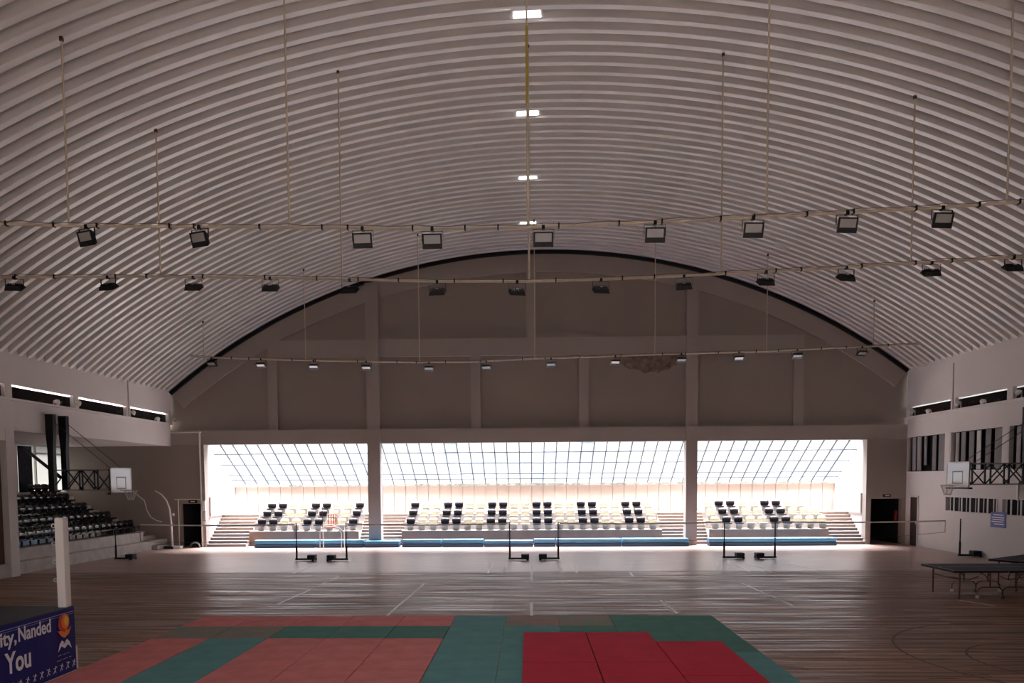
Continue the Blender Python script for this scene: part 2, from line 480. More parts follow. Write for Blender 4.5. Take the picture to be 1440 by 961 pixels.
# stand bay at the far end: side walls under the sloping glass, clad back wall
wb = sempty('wall_stand')
side = [(YF + .3, 0), (BYB + .2, 0), (BYB + .2, GZ1 - .06), (YF + .3, GZ0 - .02)]
MB().prism(side, 'x', BXL - .2, BXL).build('side_wall', M_side, wb)
MB().prism(side, 'x', BXR, BXR + .2).build('side_wall', M_side, wb)
MB().box(BXL, BXR, BYB + .06, BYB + .2, 0, GZ1 - .05).build('backing', M_cream, wb)
n = 52; pw = (BXR - BXL) / n
pme = MB().box(.012, pw - .012, 0, .06, 0, GZ1 - .1 - 1.48).mesh('cladding_panel'); pme.materials.append(M_cream)
for i in range(n): share('cladding_panel', pme, wb, (BXL + i * pw, BYB, 1.48))
MB().box(BXL, BXR, BYB - .1, BYB + .1, GZ1 - .1, GZ1 + .02).build('gutter', M_gutter, wb)
MB().box(BXL, BXL + .07, YF + .3, BYB, 1.48, 2.42).box(BXR - .07, BXR, YF + .3, BYB, 1.48, 2.42).build('side_wall_thickening', M_side, wb)

# sloping glass roof of the stand
g = sempty('window_1')
sl = Vector((0, BYB - YF - .2, GZ1 - GZ0)); L = sl.length; ang = math.atan2(sl.z, sl.y)
gm = Matrix.Translation((BXL, YF + .2, GZ0)) @ Matrix.Rotation(ang, 4, 'X')
NP = 52; NR = 4
pane_me = []
for k in range(3):
    me = MB().box(.02, pw - .02, .02, L / NR - .02, 0, .012).mesh('pane'); me.materials.append(G_pane[k]); pane_me.append(me)
random.seed(11)
for i in range(NP):
    for j in range(NR):
        xc = i / NP
        pr = .12 if j in (0, 3) else (.75 if .35 < xc < .62 else .45)
        k = 0 if random.random() > pr else (2 if (.36 < xc < .6 and random.random() < .5) else 1)
        o = share('pane', pane_me[k], g); o.matrix_local = gm @ Matrix.Translation((i * pw, j * L / NR, 0))
mull = MB().box(-.024, .024, 0, L, -.03, .04).mesh('mullion'); mull.materials.append(M_mull)
for i in range(1, NP):
    o = share('mullion', mull, g); o.matrix_local = gm @ Matrix.Translation((i * pw, 0, 0))
pur = MB().box(0, BXR - BXL, -.034, .034, -.035, .045).mesh('purlin'); pur.materials.append(M_mull)
for t in (0, .245, .49, .745, .87, 1):
    o = share('purlin', pur, g); o.matrix_local = gm @ Matrix.Translation((0, t * L, 0))

# side walls
PIER = [YF - 3.55 * k for k in range(0, 10)]


def side_wall(name, xi, sgn, skip):
    w_ = sempty(name)
    xo = xi + sgn * .3
    x0, x1 = min(xi, xo), max(xi, xo)
    MB().box(x0, x1, YN, YF + .1, 6.45, 8.7).build('upper_wall', M_wall, w_)
    for k, y in enumerate(PIER):
        MB().box(x0, x1, y - .16, y + .16, 5.98, 6.45).build('pier', M_wall, w_)
    MB().box(min(xi - sgn * .1, xo), max(xi - sgn * .1, xo), YN, YF, 5.9, 5.98).build('sill', M_wall, w_)
    win = sempty('window_' + ('2' if sgn < 0 else '3'))
    MB().box(x0, x1, YN, PIER[-1], 5.98, 6.45).build('upper_wall', M_wall, w_)
    for k in range(9):
        a, b = PIER[k + 1] + .16, PIER[k] - .16
        xx = xi + sgn * .15
        MB().box(xx - .01, xx + .01, a, b, 5.98, 6.39).build('dark_louvre', M_darkglass, win)
        MB().box(xx - .005, xx + .005, a, b, 6.39, 6.45).build('pane', G_side, win)
    return w_


wl = side_wall('wall_left', XL, -1, None)
x0, x1 = XL - .3, XL
MB().box(x0, x1, YN, YF, 4.9, 5.9).build('band_beam', M_wall, wl)
MB().box(x0, x1, YN, 22.0, 0, 4.9).box(x0, x1, 22.0, 23.17, 4.55, 4.9).build('lower_wall', M_wall, wl)
MB().box(x0, x0 + .1, 22.0, 23.17, .45, 4.55).build('recessed_panel', mat('brown_panel', srgb(96, 80, 68), .8, noise=.1), wl)
MB().box(x0, x1 - .05, 22.0, 23.17, 0, .45).build('plinth', M_conc, wl)
MB().box(XL - .3, XL + .02, 23.17, 23.57, 0, 4.9).build('column', M_wall, wl)
MB().box(LBX, x0, 23.3, 23.57, 0, 4.9).build('bay_end_wall', M_wall, wl)
MB().box(LBX - .2, x0, 23.3, YF, 4.9, 5.05).build('bay_soffit', M_wall, wl)
MB().box(LBX - .2, LBX, 23.3, YF, 0, 2.75).box(LBX - .2, LBX, 23.3, YF, 4.85, 4.9).box(LBX - .2, LBX, 23.3, 30.8, 2.75, 4.85).build('bay_back_wall', M_wall, wl)
g4 = sempty('window_4')
yy = 30.8; i = 0
while yy < YF - .1:
    b = min(yy + 1.2, YF)
    MB().box(LBX - .08, LBX - .07, yy, b, 2.75, 4.85).build('pane', G_left, g4)
    MB().box(LBX - .1, LBX, b - .03, b + .03, 2.75, 4.85).build('mullion', M_whitem, g4)
    yy = b
MB().box(LBX - .1, LBX, 30.8, YF, 4.5, 4.55).build('transom', M_whitem, g4)
cu = MB().box(LBX + .02, LBX + .06, 30.8, 31.65, 2.75, 4.8).build('dark_curtain', mat('dark_curtain', srgb(44, 46, 58), .8, nscale=3, col2=srgb(20, 20, 26)), None)
tag(cu, 'dark patterned curtain hanging over the left stand window', 'curtain')

wr = side_wall('wall_right', XR, 1, None)
X0, X1 = XR, XR + .3
zs = [(0, 1.72), (2.3, 3.4), (5.05, 5.9)]
for z0, z1 in zs: MB().box(X0, X1, YN, YF, z0, z1).build('wall_band', M_wall, wr)
WB = [(30.95, 34.07), (27.25, 30.62), (23.6, 26.98)]
ys = sorted([v for ab in WB for v in ab])
MB().box(X0, X1, YN, 23.6, 3.4, 5.05).build('wall_band', M_wall, wr)
for a, b in ((26.98, 27.25), (30.62, 30.95)): MB().box(X0 - .02, X1, a, b, 3.4, 5.05).build('pier', M_wall, wr)
VB = [(27.45, 30.85), (23.9, 27.2)]
for a, b in ((30.85, 34.07), (27.2, 27.45), (YN, 23.9)): MB().box(X0, X1, a, b, 1.72, 2.3).build('wall_band', M_wall, wr)
# right wall windows with hanging vertical blinds
random.seed(21)
for wi, (a, b) in enumerate(WB):
    win = sempty('window_%d' % (5 + wi))
    MB().box(X0 + .2, X0 + .22, a, b, 3.4, 5.05).build('pane', M_darkglass, win)  # near-black pane stands in for the unlit room behind
    fr = MB().box(X0 - .01, X0 + .1, a, b, 3.36, 3.42).box(X0 - .01, X0 + .1, a, b, 5.02, 5.08).box(X0 - .01, X0 + .1, a, a + .06, 3.4, 5.05).box(X0 - .01, X0 + .1, b - .06, b, 3.4, 5.05)
    fr.build('window_frame', M_wall, win)
    lay = {0: [(31.15, .5, 0), (31.85, .28, 0), (32.6, .2, 0), (33.05, .32, 1), (33.5, .28, 1)],
           1: [(27.45, .45, 0), (28.15, .3, 0), (28.75, .26, 2), (29.2, .3, 0), (29.75, .28, 0), (30.2, .22, 1)],
           2: [(24.0, .3, 0), (24.6, .3, 1), (25.2, .2, 0), (25.6, .22, 1), (26.0, .1, 2), (26.2, .1, 0), (26.45, .22, 1)]}[wi]
    for y, ww, k in lay:
        MB().box(X0 + .1, X0 + .13, y, y + ww, 3.45 + (.25 if wi == 0 and ww == .2 else 0), 5.0).build('blind_strip', (M_curt, mat('blind_mid', srgb(160, 156, 154), .8, noise=.15), M_curtw)[k], win)
# ventilation blocks low in the right wall
for vi, (a, b) in enumerate(VB):
    win = sempty('window_%d' % (8 + vi))
    MB().box(X0 + .2, X0 + .24, a, b, 1.72, 2.3).build('backing', M_dark, win)
    y = a + .1; k = 0
    while y < b - .12:
        MB().box(X0 + .04, X0 + .06, y, y + (.04 if k % 2 else .08), 1.72, 2.3).build('vent_bar', M_wall, win)
        y += (.2, .34, .26, .3)[k % 4]; k += 1
# door on the right wall
dr = sempty('door_1')
MB().box(X0 - .03, X0 + .02, 33.0, 33.58, 0, 2.24).build('door_leaf', M_brown, dr)
MB().box(X0 - .05, X0 + .02, 32.95, 33.0, 0, 2.3).box(X0 - .05, X0 + .02, 33.58, 33.63, 0, 2.3).box(X0 - .05, X0 + .02, 32.95, 33.63, 2.24, 2.3).build('door_frame', M_wall, dr)
MB().box(X0 - .07, X0 - .03, 33.06, 33.1, 1.0, 1.12).build('door_handle', M_whitem, dr)
bs = struct(MB().box(X0 - .03, X0, YN, 32.95, 0, .12).build('baseboard_right', M_wall))
# small window with white frame at the edge of the view
sw = sempty('window_10')
MB().box(X0 - .06, X0 + .0, 25.2, 26.3, 2.32, 2.98).build('pane', M_darkglass, sw)
MB().box(X0 - .09, X0 - .02, 26.24, 26.32, 2.28, 3.02).box(X0 - .09, X0 - .02, 25.18, 26.32, 2.96, 3.02).build('window_frame', M_white, sw)
# near wall behind the camera, with a long window
# near end: the photographer stands at the front of a matching stand
wn = sempty('wall_near')
poly = [(XL - .3, 5.0), (XR + .3, 5.0)]
for i in range(N + 1):
    x = XR + .3 + (XL - XR - .6) * i / N
    poly.append((x, arch_z(x, .3)))
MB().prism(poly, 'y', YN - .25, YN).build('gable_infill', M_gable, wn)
MB().box(XL - .3, XR + .3, YN - .28, YN + .03, 4.95, 5.6).build('ring_beam', M_beam, wn)
MB().box(XL - .3, BXL, YN - .25, YN, 0, 4.95).box(BXR, XR + .3, YN - .25, YN, 0, 4.95).build('lower_wall', M_wall, wn)
side = [(YN - .3, 0), (YN - 3.6, 0), (YN - 3.6, GZ1 - .06), (YN - .3, GZ0 - .02)]
MB().prism(side, 'x', BXL - .2, BXL).build('side_wall', M_cream, wn)
MB().prism(side, 'x', BXR, BXR + .2).build('side_wall', M_cream, wn)
MB().box(BXL, BXR, YN - 3.7, YN - 3.5, 0, GZ1 - .05).build('back_cladding', M_cream, wn)
for k in range(3): MB().box(BXL, BXR, YN - 3.5, YN - .45 - .7 * k, .72 + .38 * (k - 1) if k else 0, .72 + .38 * k).build('tier', M_tier, wn)
gn = sempty('window_11')
gm2 = Matrix.Translation((BXR, YN - .2, GZ0)) @ Matrix.Rotation(PI, 4, 'Z') @ Matrix.Rotation(ang, 4, 'X')
for i in range(13):
    q = (BXR - BXL) / 13
    o = MB().box(.02, q - .02, .02, L - .02, 0, .012).build('pane', G_pane[0], gn); o.matrix_local = gm2 @ Matrix.Translation((i * q, 0, 0))
    if i: o = share('mullion', mull, gn); o.matrix_local = gm2 @ Matrix.Translation((i * q, 0, 0))

# ------------------------------------------------------------------ far stand: tiers and steps
st = sempty('spectator_stand')
TY = [34.45, 35.2, 35.9]; TZ = [.72, 1.10, 1.48]
TB = [(-13.75, -8.35), (-6.25, 6.4), (8.65, 14.35)]
ends = [BYB] * 3
for (a, b) in TB:
    for k in range(3):
        MB().box(a, b, TY[k], TY[k + 1] if k < 2 else BYB, 0, TZ[k]).build('tier', M_tier if k else M_tier, st)
    MB().box(a, b, TY[0] - .02, TY[0], 0, .70).build('front_riser', M_riser, st)
AB = [(BXL, -13.75), (-8.35, -6.25), (6.4, 8.65), (14.35, BXR)]
for (a, b) in AB:
    for k in range(10):
        z = .148 * (k + 1); y = 33.9 + .22 * k if k < 5 else 33.9 + 1.1 + (k - 5) * .25
        y = 34.0 + .2 * k if (a, b) in (AB[0], AB[3]) else 34.47 + .16 * k
        x0, x1 = (a, b) if (a, b) in (AB[0], AB[3]) else (a, b)
        MB().box(x0, x1, y, BYB, z - .148, z).build('step', M_tier, st)
        MB().box(x0, x1, y - .012, y, z - .148, z - .03).build('step_riser', M_riser if k > 4 else mat('dark_riser', srgb(96, 84, 82), .85), st)


# ------------------------------------------------------------------ seats
def rrect(wd, ht, r, n=4):
    pts = []
    for cx, cy, a0 in ((wd / 2 - r, ht - r, 0), (-wd / 2 + r, ht - r, 90), (-wd / 2 + r, r, 180), (wd / 2 - r, r, 270)):
        for k in range(n + 1):
            a = math.radians(a0 + 90 * k / n); pts.append((cx + r * math.cos(a), cy + r * math.sin(a)))
    return pts


def make_seat(m, cat_label):
    t = thing('stadium_seat', cat_label, 'seat')
    # local: seat faces -Y, origin on the tier under the seat centre
    W2, H2, Rr = .21, .30, .10
    cols = [-W2, -W2 + .012, -W2 + .035, -W2 + .065, -.09, -.03, .03, .09, W2 - .065, W2 - .035, W2 - .012, W2]
    def ext(x):
        d = max(0, abs(x) - (W2 - Rr)); return Rr - math.sqrt(max(0, Rr * Rr - d * d))
    def bend(x, z): return .16 + .08 * z - .9 * x * x
    b = MB(); vs = []
    for x in cols:
        e = ext(x)
        for z in (e + .002, H2 / 2, H2 - e - .002):
            vs.append((x, bend(x, z), .29 + z))
        for z in (e + .002, H2 / 2, H2 - e - .002):
            vs.append((x, bend(x, z) + .03, .29 + z))
    nf = len(cols); front = []; rest = []
    for c in range(nf - 1):
        o, q_ = 6 * c, 6 * c + 6
        front += [(o, q_, q_ + 1, o + 1), (o + 1, q_ + 1, q_ + 2, o + 2), (o + 3, o + 4, q_ + 4, q_ + 3), (o + 4, o + 5, q_ + 5, q_ + 4)]
        rest += [(o, o + 3, q_ + 3, q_), (o + 2, q_ + 2, q_ + 5, o + 5)]
    rest += [(0, 1, 4, 3), (1, 2, 5, 4)]; o = 6 * (nf - 1); rest += [(o, o + 3, o + 4, o + 1), (o + 1, o + 4, o + 5, o + 2)]
    b.add(vs, front, True); b.f += rest; b.smooth += [False] * len(rest)
    b.build('backrest', m, t); n_ = 20
    s_ = MB(); q = rrect(.42, .38, .08)
    vs = [(x, y - .21, .30 - .0) for x, y in q] + [(x * .94, y * .96 - .2, .25) for x, y in q]
    c0 = len(vs); vs += [(0, -.03, .275), (0, -.03, .25)]
    fs = [((i + 1) % n_, i, c0) for i in range(n_)] + [(n_ + i, n_ + (i + 1) % n_, c0 + 1) for i in range(n_)]
    fs += [(i, (i + 1) % n_, n_ + (i + 1) % n_, n_ + i) for i in range(n_)]
    s_.add(vs, fs); s_.build('seat_pan', m, t)
    MB().box(-.16, .16, .02, .08, 0, .26).box(-.16, .16, -.14, .08, .22, .26).build('bracket', M_legs if m is not M_seatg else M_seatg, t)  # far brackets coloured pale to imitate bright light under the seats
    return t


blk = make_seat(M_seatb, ''); glb = make_seat(M_seatg, ''); crm = make_seat(M_seatc, '')
used = {}


def place_seat(proto, key, loc, rz, label, group):
    if key not in used:
        used[key] = 1; proto.location = loc; proto.rotation_euler = (0, 0, rz); proto['label'] = label; proto['group'] = group
        return proto
    return dup(proto, loc, rz, label, group)


PAT = {0: 'DDCCDDCCD', 1: 'DCCDDCCDDCCDDCCDDCCDDC', 2: 'CDDCCDDCCC'}
XS = {0: (-13.28, .57), 1: (-5.87, .565), 2: (9.02, .575)}
BN = ['left block', 'middle block', 'right block']; RN = ['front', 'middle', 'top']
for blkn in range(3):
    for r in range(3):
        pat = PAT[blkn]
        if blkn == 2 and r == 2: pat = pat[:9]
        for k, c in enumerate(pat):
            x = XS[blkn][0] + XS[blkn][1] * k
            lab = '%s plastic seat, %s from left, %s row, %s of far stand' % ('black' if c == 'D' else 'cream', ORD[k], RN[r], BN[blkn])
            place_seat(blk if c == 'D' else crm, c, (x, TY[r] + .3, TZ[r]), 0, lab, 'seats in the far stand, ' + BN[blkn])

# ------------------------------------------------------------------ left stand
ls = sempty('side_stand')
MB().box(LBX, -17.6, 23.57, 34.0, 0, .42).build('tier', M_conc, ls)
for k in range(5):
    MB().box(LBX, -17.95 - .8 * k, 23.57, 32.5, .42 * (k + 1), .42 * (k + 2)).build('tier', M_conc, ls)
for k in range(8):
    MB().box(LBX, -18.1 - .45 * k, 32.5 + .0, 33.9, .42 + .2 * k, .42 + .2 * (k + 1)).build('step', M_tier, ls)
for k, (x, z) in enumerate([(-17.35, .2)]):
    MB().box(x, -17.6, 32.6, 33.9, 0, z).build('step', M_tier, ls)
random.seed(5)
for r in range(5):
    X = -18.3 - .8 * r; y = 24.45; k = 0
    if r == 4: y = 30.4
    yend = (32.4, 32.2, 31.9, 31.6, 31.9)[r]
    while y < yend and k < 24:
        place_seat(glb, 'G', (X, y, .42 * (r + 2)), PI / 2,
                   'glossy black seat, %s from near end, %s row of left stand' % (ORD[k], ('lowest', 'second', 'third', 'fourth', 'top')[r]),
                   'black seats in the left stand')
        y += .44; k += 1

# ------------------------------------------------------------------ blue mats along the far stand
BL = [(-13.1, -10.2, 1), (-10.15, -7.9, 1), (-7.85, -6.2, 0), (-6.05, -4.2, 1), (-4.15, -2.2, 1), (-2.15, .15, 0), (.2, 1.2, 1), (1.25, 4.3, 1), (4.35, 7.45, 1), (8.4, 11.4, 1), (11.45, 14.3, 1)]
for i, (a, b, tall) in enumerate(BL):
    t = thing('crash_mat', 'long blue vinyl mat at the foot of the far stand, %s from the left' % ORD[i], 'mat', ((a + b) / 2, 33.62, 0), 0, 'blue mats along the far stand')
    h = (b - a) / 2
    MB().box(-h, h, -.25, .28, .005, .17).build('lower_pad', M_blued, t, bevel=.02)
    MB().box(-h, h, -.2, .3, .172, .36 if tall else .3).build('upper_pad', M_blue, t, bevel=.02)

# ------------------------------------------------------------------ badminton posts and nets
posts = [(-16.83, 28.4, 1), (-9.24, 27.85, 1), (-7.24, 27.8, -1), (-.79, 27.8, 1), (1.11, 27.8, -1), (7.62, 28.0, 1), (9.58, 27.95, -1), (16.97, 28.4, 1)]
PL = ['black net post standing alone by the left stand', 'left black post of the pair in front of the left seat block', 'right black post of the pair in front of the left seat block',
      'left black post of the pair in the middle of the hall', 'right black post of the pair in the middle of the hall', 'left black post of the pair before the right seat block',
      'right black post of the pair before the right seat block', 'black net post by the right wall behind the table']
for (x, y, d), lb in zip(posts, PL):
    t = thing('badminton_post', lb, 'post', (x, y, 0), 0 if d > 0 else PI, 'badminton net posts')
    MB().tube([(0, 0, .05), (0, 0, .6)], .04, 8).tube([(0, 0, .6), (0, 0, 1.5)], .024, 8).build('pole', M_black, t)
    MB().box(-.05, .55, -.045, .045, .03, .1).build('base_arm', M_black, t)
    MB().box(.45, .76, -.16, .16, .04, .24).build('counterweight', M_black, t, bevel=.02)
    for sy in (-1, 1):
        MB().lathe([(0, -.02), (.05, -.02), (.05, .02), (0, .02)], Matrix.Translation((.7, sy * .19, .05)) @ Matrix.Rotation(PI / 2, 4, 'X'), 12).build('wheel', M_black, t)
    MB().tube([(0, -.05, 1.44), (0, .05, 1.44)], .012, 6).build('cord_hook', M_whitem, t)


def net(x0, y0, x1, y1, label, sag0=0.0, sag1=0.0):
    t = thing('badminton_net', label, 'net', (0, 0, 0), 0, 'badminton nets')
    n = 24; P = lambda s, z: Vector((x0 + (x1 - x0) * s, y0 + (y1 - y0) * s, z))
    top = lambda s: 1.47 - .04 * math.sin(PI * s); h = lambda s: .72 - sag0 * (1 - s) ** 2 - sag1 * s ** 2
    mb = MB()
    for i in range(n):
        a, b = i / n, (i + 1) / n
        va = [P(a, top(a)), P(b, top(b)), P(b, top(b) - .055), P(a, top(a) - .055)]
        vb = [v + Vector((0, .01, 0)) for v in va]
        mb.add(va + vb, [(0, 1, 2, 3), (7, 6, 5, 4), (0, 4, 5, 1), (3, 2, 6, 7)])
    mb.build('top_tape', mat('net_tape', srgb(226, 222, 218), .7), t)
    mb = MB(); mb.tube([P(i / n, top(i / n) - h(i / n)) for i in range(n + 1)], .006, 5)
    for s in (0, 1): mb.tube([P(s, top(s)), P(s, top(s) - h(s))], .010, 5)
    mb.build('border_cord', mat('net_border', srgb(90, 80, 76), .7), t)
    mb = MB()
    for j in range(1, 14):
        for i in range(n):
            a, b = i / n, (i + 1) / n
            za = top(a) - h(a) * j / 14; zb = top(b) - h(b) * j / 14
            pa, pb = P(a, za), P(b, zb)
            mb.add([pa, pb, pb + Vector((0, 0, .0012)), pa + Vector((0, 0, .0012))], [(0, 1, 2, 3)])
    m_ = int(abs(x1 - x0) / .06)
    for i in range(m_ + 1):
        s = i / m_; a = P(s, top(s) - .05); b = P(s, top(s) - h(s)); d = Vector((.0012, 0, 0))
        mb.add([a, a + d, b + d, b], [(0, 1, 2, 3)])
    o = mb.build('netting', mat('net_cord', srgb(70, 60, 56), .8), t); o['kind'] = 'stuff'
    ends = MB()
    return t


net(-15.75, 28.3, -9.3, 27.85, 'badminton net strung across the leftmost court, white top tape')
net(-7.18, 27.8, -.85, 27.8, 'badminton net strung between the left and middle pairs of posts')
net(1.17, 27.8, 7.56, 28.0, 'badminton net strung between the middle and right pairs of posts')
net(9.64, 27.95, 16.2, 28.1, 'sagging badminton net of the rightmost court, open end near right wall', 0, .25)

# ------------------------------------------------------------------ light bars with hangers, floodlights
BARS = [
    dict(Y=14.6, pts=[(-60, 313), (0, 315), (110, 318), (225, 319), (407, 320), (600, 322), (745, 320), (920, 313), (1060, 306), (1190, 299), (1325, 292), (1440, 284), (1500, 280)],
         hang=[97, 407, 742, 1078, 1416], who='nearest', th=.030),
    dict(Y=18.3, pts=[(-60, 388), (0, 390), (225, 389), (400, 391), (480, 393), (615, 396), (744, 396), (850, 393), (962, 388), (1078, 382), (1190, 376), (1310, 369), (1440, 361), (1500, 357)],
         hang=[226, 481, 744, 1014, 1281], who='middle', th=.034),
    dict(Y=30.2, pts=[(268, 501), (290, 503), (430, 507), (590, 510), (670, 509), (750, 505), (918, 499), (1078, 494), (1212, 488), (1292, 484)],
         hang=[287, 430, 590, 752, 921, 1078, 1228], who='farthest', th=.034)]
random.seed(9)


def interp(pts, px):
    for (a, b), (c, d) in zip(pts, pts[1:]):
        if a <= px <= c: return b + (d - b) * (px - a) / (c - a)
    return pts[-1][1]


for B in BARS:
    t = thing('light_bar', 'long %s steel pipe hung across the hall under the roof' % B['who'], 'pipe', at(745, interp(B['pts'], 745), B['Y']), 0, 'suspended lighting pipes')
    inv = Matrix.Translation(-Vector(t.location))
    P = [inv @ at(x, y, B['Y']) for x, y in B['pts']]
    MB().tube(P, B['th'], 8).build('pipe', M_pipe, t)
    lp = MB()
    n_ = 70
    x0, x1 = B['pts'][0][0], B['pts'][-1][0]
    cp = []
    for i in range(n_ + 1):
        px = x0 + (x1 - x0) * i / n_
        c = inv @ at(px, interp(B['pts'], px), B['Y'])
        cp.append(c + Vector((0, -.035, B['th'] + .012 + .022 * math.sin(i * 1.9) * math.sin(i * .37))))
    lp.tube(cp, .009, 5).build('cable', mat('grey_cable', srgb(120, 112, 106), .6), t)
    for i in range(1, 22):
        px = x0 + (x1 - x0) * (i + random.uniform(-.3, .3)) / 22
        c = inv @ at(px, interp(B['pts'], px), B['Y'])
        MB().box(c.x - .015, c.x + .015, c.y - .05, c.y + .04, c.z - B['th'] - .01, c.z + B['th'] + .025).build('cable_clip', M_black, t)
    for hp in B['hang']:
        c = at(hp, interp(B['pts'], hp), B['Y'])
        zt = arch_z(c.x, .0)
        if zt - c.z < .15: continue
        a = inv @ Vector((c.x, c.y, c.z)); b = inv @ Vector((c.x, c.y, zt + .02))
        MB().tube([a, b], .02, 6).build('hanger', M_pipe, t)
        MB().box(b.x - .03, b.x + .03, b.y - .03, b.y + .03, b.z - .09, b.z).build('hanger_plate', M_frame, t)
        if B['who'] == 'middle' and 735 < hp < 750:
            MB().tube([a, b], .028, 8).build('sleeve', M_pipe, t)
        if B['who'] == 'nearest' and 735 < hp < 750:
            MB().tube([a + (b - a) * .42, a + (b - a) * .68], .026, 8).build('yellow_wrapping', M_yellow, t)


def make_flood(tilt, lens, label):
    """origin at the underside of the pipe; housing tilts about X. tilt 0 = lens looks straight down; + turns it towards -Y"""
    t = thing('floodlight', label, 'floodlight')
    Mt = Matrix.Translation((0, 0, -.20)) @ Matrix.Rotation(-tilt, 4, 'X')
    br = MB().bar((-.215, 0, .0), (.215, 0, .0), .03, .006).bar((-.215, 0, .0), (-.215, 0, -.2), .006, .03).bar((.215, 0, .0), (.215, 0, -.2), .006, .03)
    br.box(-.03, .03, -.045, .045, -.005, .075)
    br.build('bracket', M_black, t)
    h = MB()
    # housing: tapered tray, open side is -Z
    a, b = (.2, .145), (.17, .11)
    vs = [Mt @ Vector((sx * a[0], sy * a[1], -.035)) for sx, sy in ((-1, -1), (1, -1), (1, 1), (-1, 1))] + \
         [Mt @ Vector((sx * b[0], sy * b[1], .045)) for sx, sy in ((-1, -1), (1, -1), (1, 1), (-1, 1))]
    h.add(vs, [(0, 1, 2, 3), (4, 7, 6, 5), (0, 4, 5, 1), (1, 5, 6, 2), (2, 6, 7, 3), (3, 7, 4, 0)])
    for x0, x1, y0, y1 in ((-.2, .2, -.145, -.115), (-.2, .2, .045, .145), (-.2, -.165, -.115, .045), (.165, .2, -.115, .045)):
        h.box(x0, x1, y0, y1, -.05, -.035, Mt)
    ho = h.build('housing', M_black, t)
    MB().box(-.165, .165, -.115, .045, -.042, -.036, Mt).build('lens', lens, t)
    f = MB()
    for k in range(7): f.box(-.15 + k * .05 - .004, -.15 + k * .05 + .004, -.1, .1, .045, .075, Mt)
    f.build('cooling_fins', M_black, t)
    MB().box(-.035, .035, -.05, 0, .078, .084, Mt).build('rating_label', M_whitem, t)
    return t


FL = [
    (0, [(122, 330), (281, 332), (510, 335), (608, 335), (764, 332), (921, 326), (1059, 318), (1191, 311), (1325, 302)], math.radians(74), 'nearest'),
    (1, [(20, 399), (152, 403), (272, 405), (380, 404), (492, 405), (615, 407), (727, 405), (845, 402), (962, 396), (1077, 389), (1190, 386), (1310, 378), (1425, 371)], math.radians(-32), 'middle'),
    (2, [(298, 508), (367, 514), (441, 515), (515, 516), (603, 516), (684, 514), (775, 511), (865, 510), (958, 506), (1039, 504), (1121, 499), (1212, 495)], math.radians(26), 'farthest')]
for bi, pos, tilt, who in FL:
    B = BARS[bi]
    pr = {}
    for k, (px, py) in enumerate(pos):
        c = at(px, interp(B['pts'], px), B['Y'])
        loc = (c.x, c.y, c.z - B['th'] - .02)
        lens = M_lens if bi < 2 or px not in (441, 515, 1039, 367, 865) else M_lensw
        rz = 0.12 * (px - 745) / 700 if bi == 0 else random.uniform(-.2, .2)
        if bi == 0 and px < 300: rz = -.35
        lab = 'black box floodlight, %s from left under the %s lighting pipe' % (ORD[k], who)
        if lens not in pr:
            pr[lens] = make_flood(tilt, lens, lab); o = pr[lens]; o.location = loc; o.rotation_euler = (0, 0, rz)
        else: o = dup(pr[lens], loc, rz, lab)
        o['group'] = 'floodlights on the %s pipe' % who

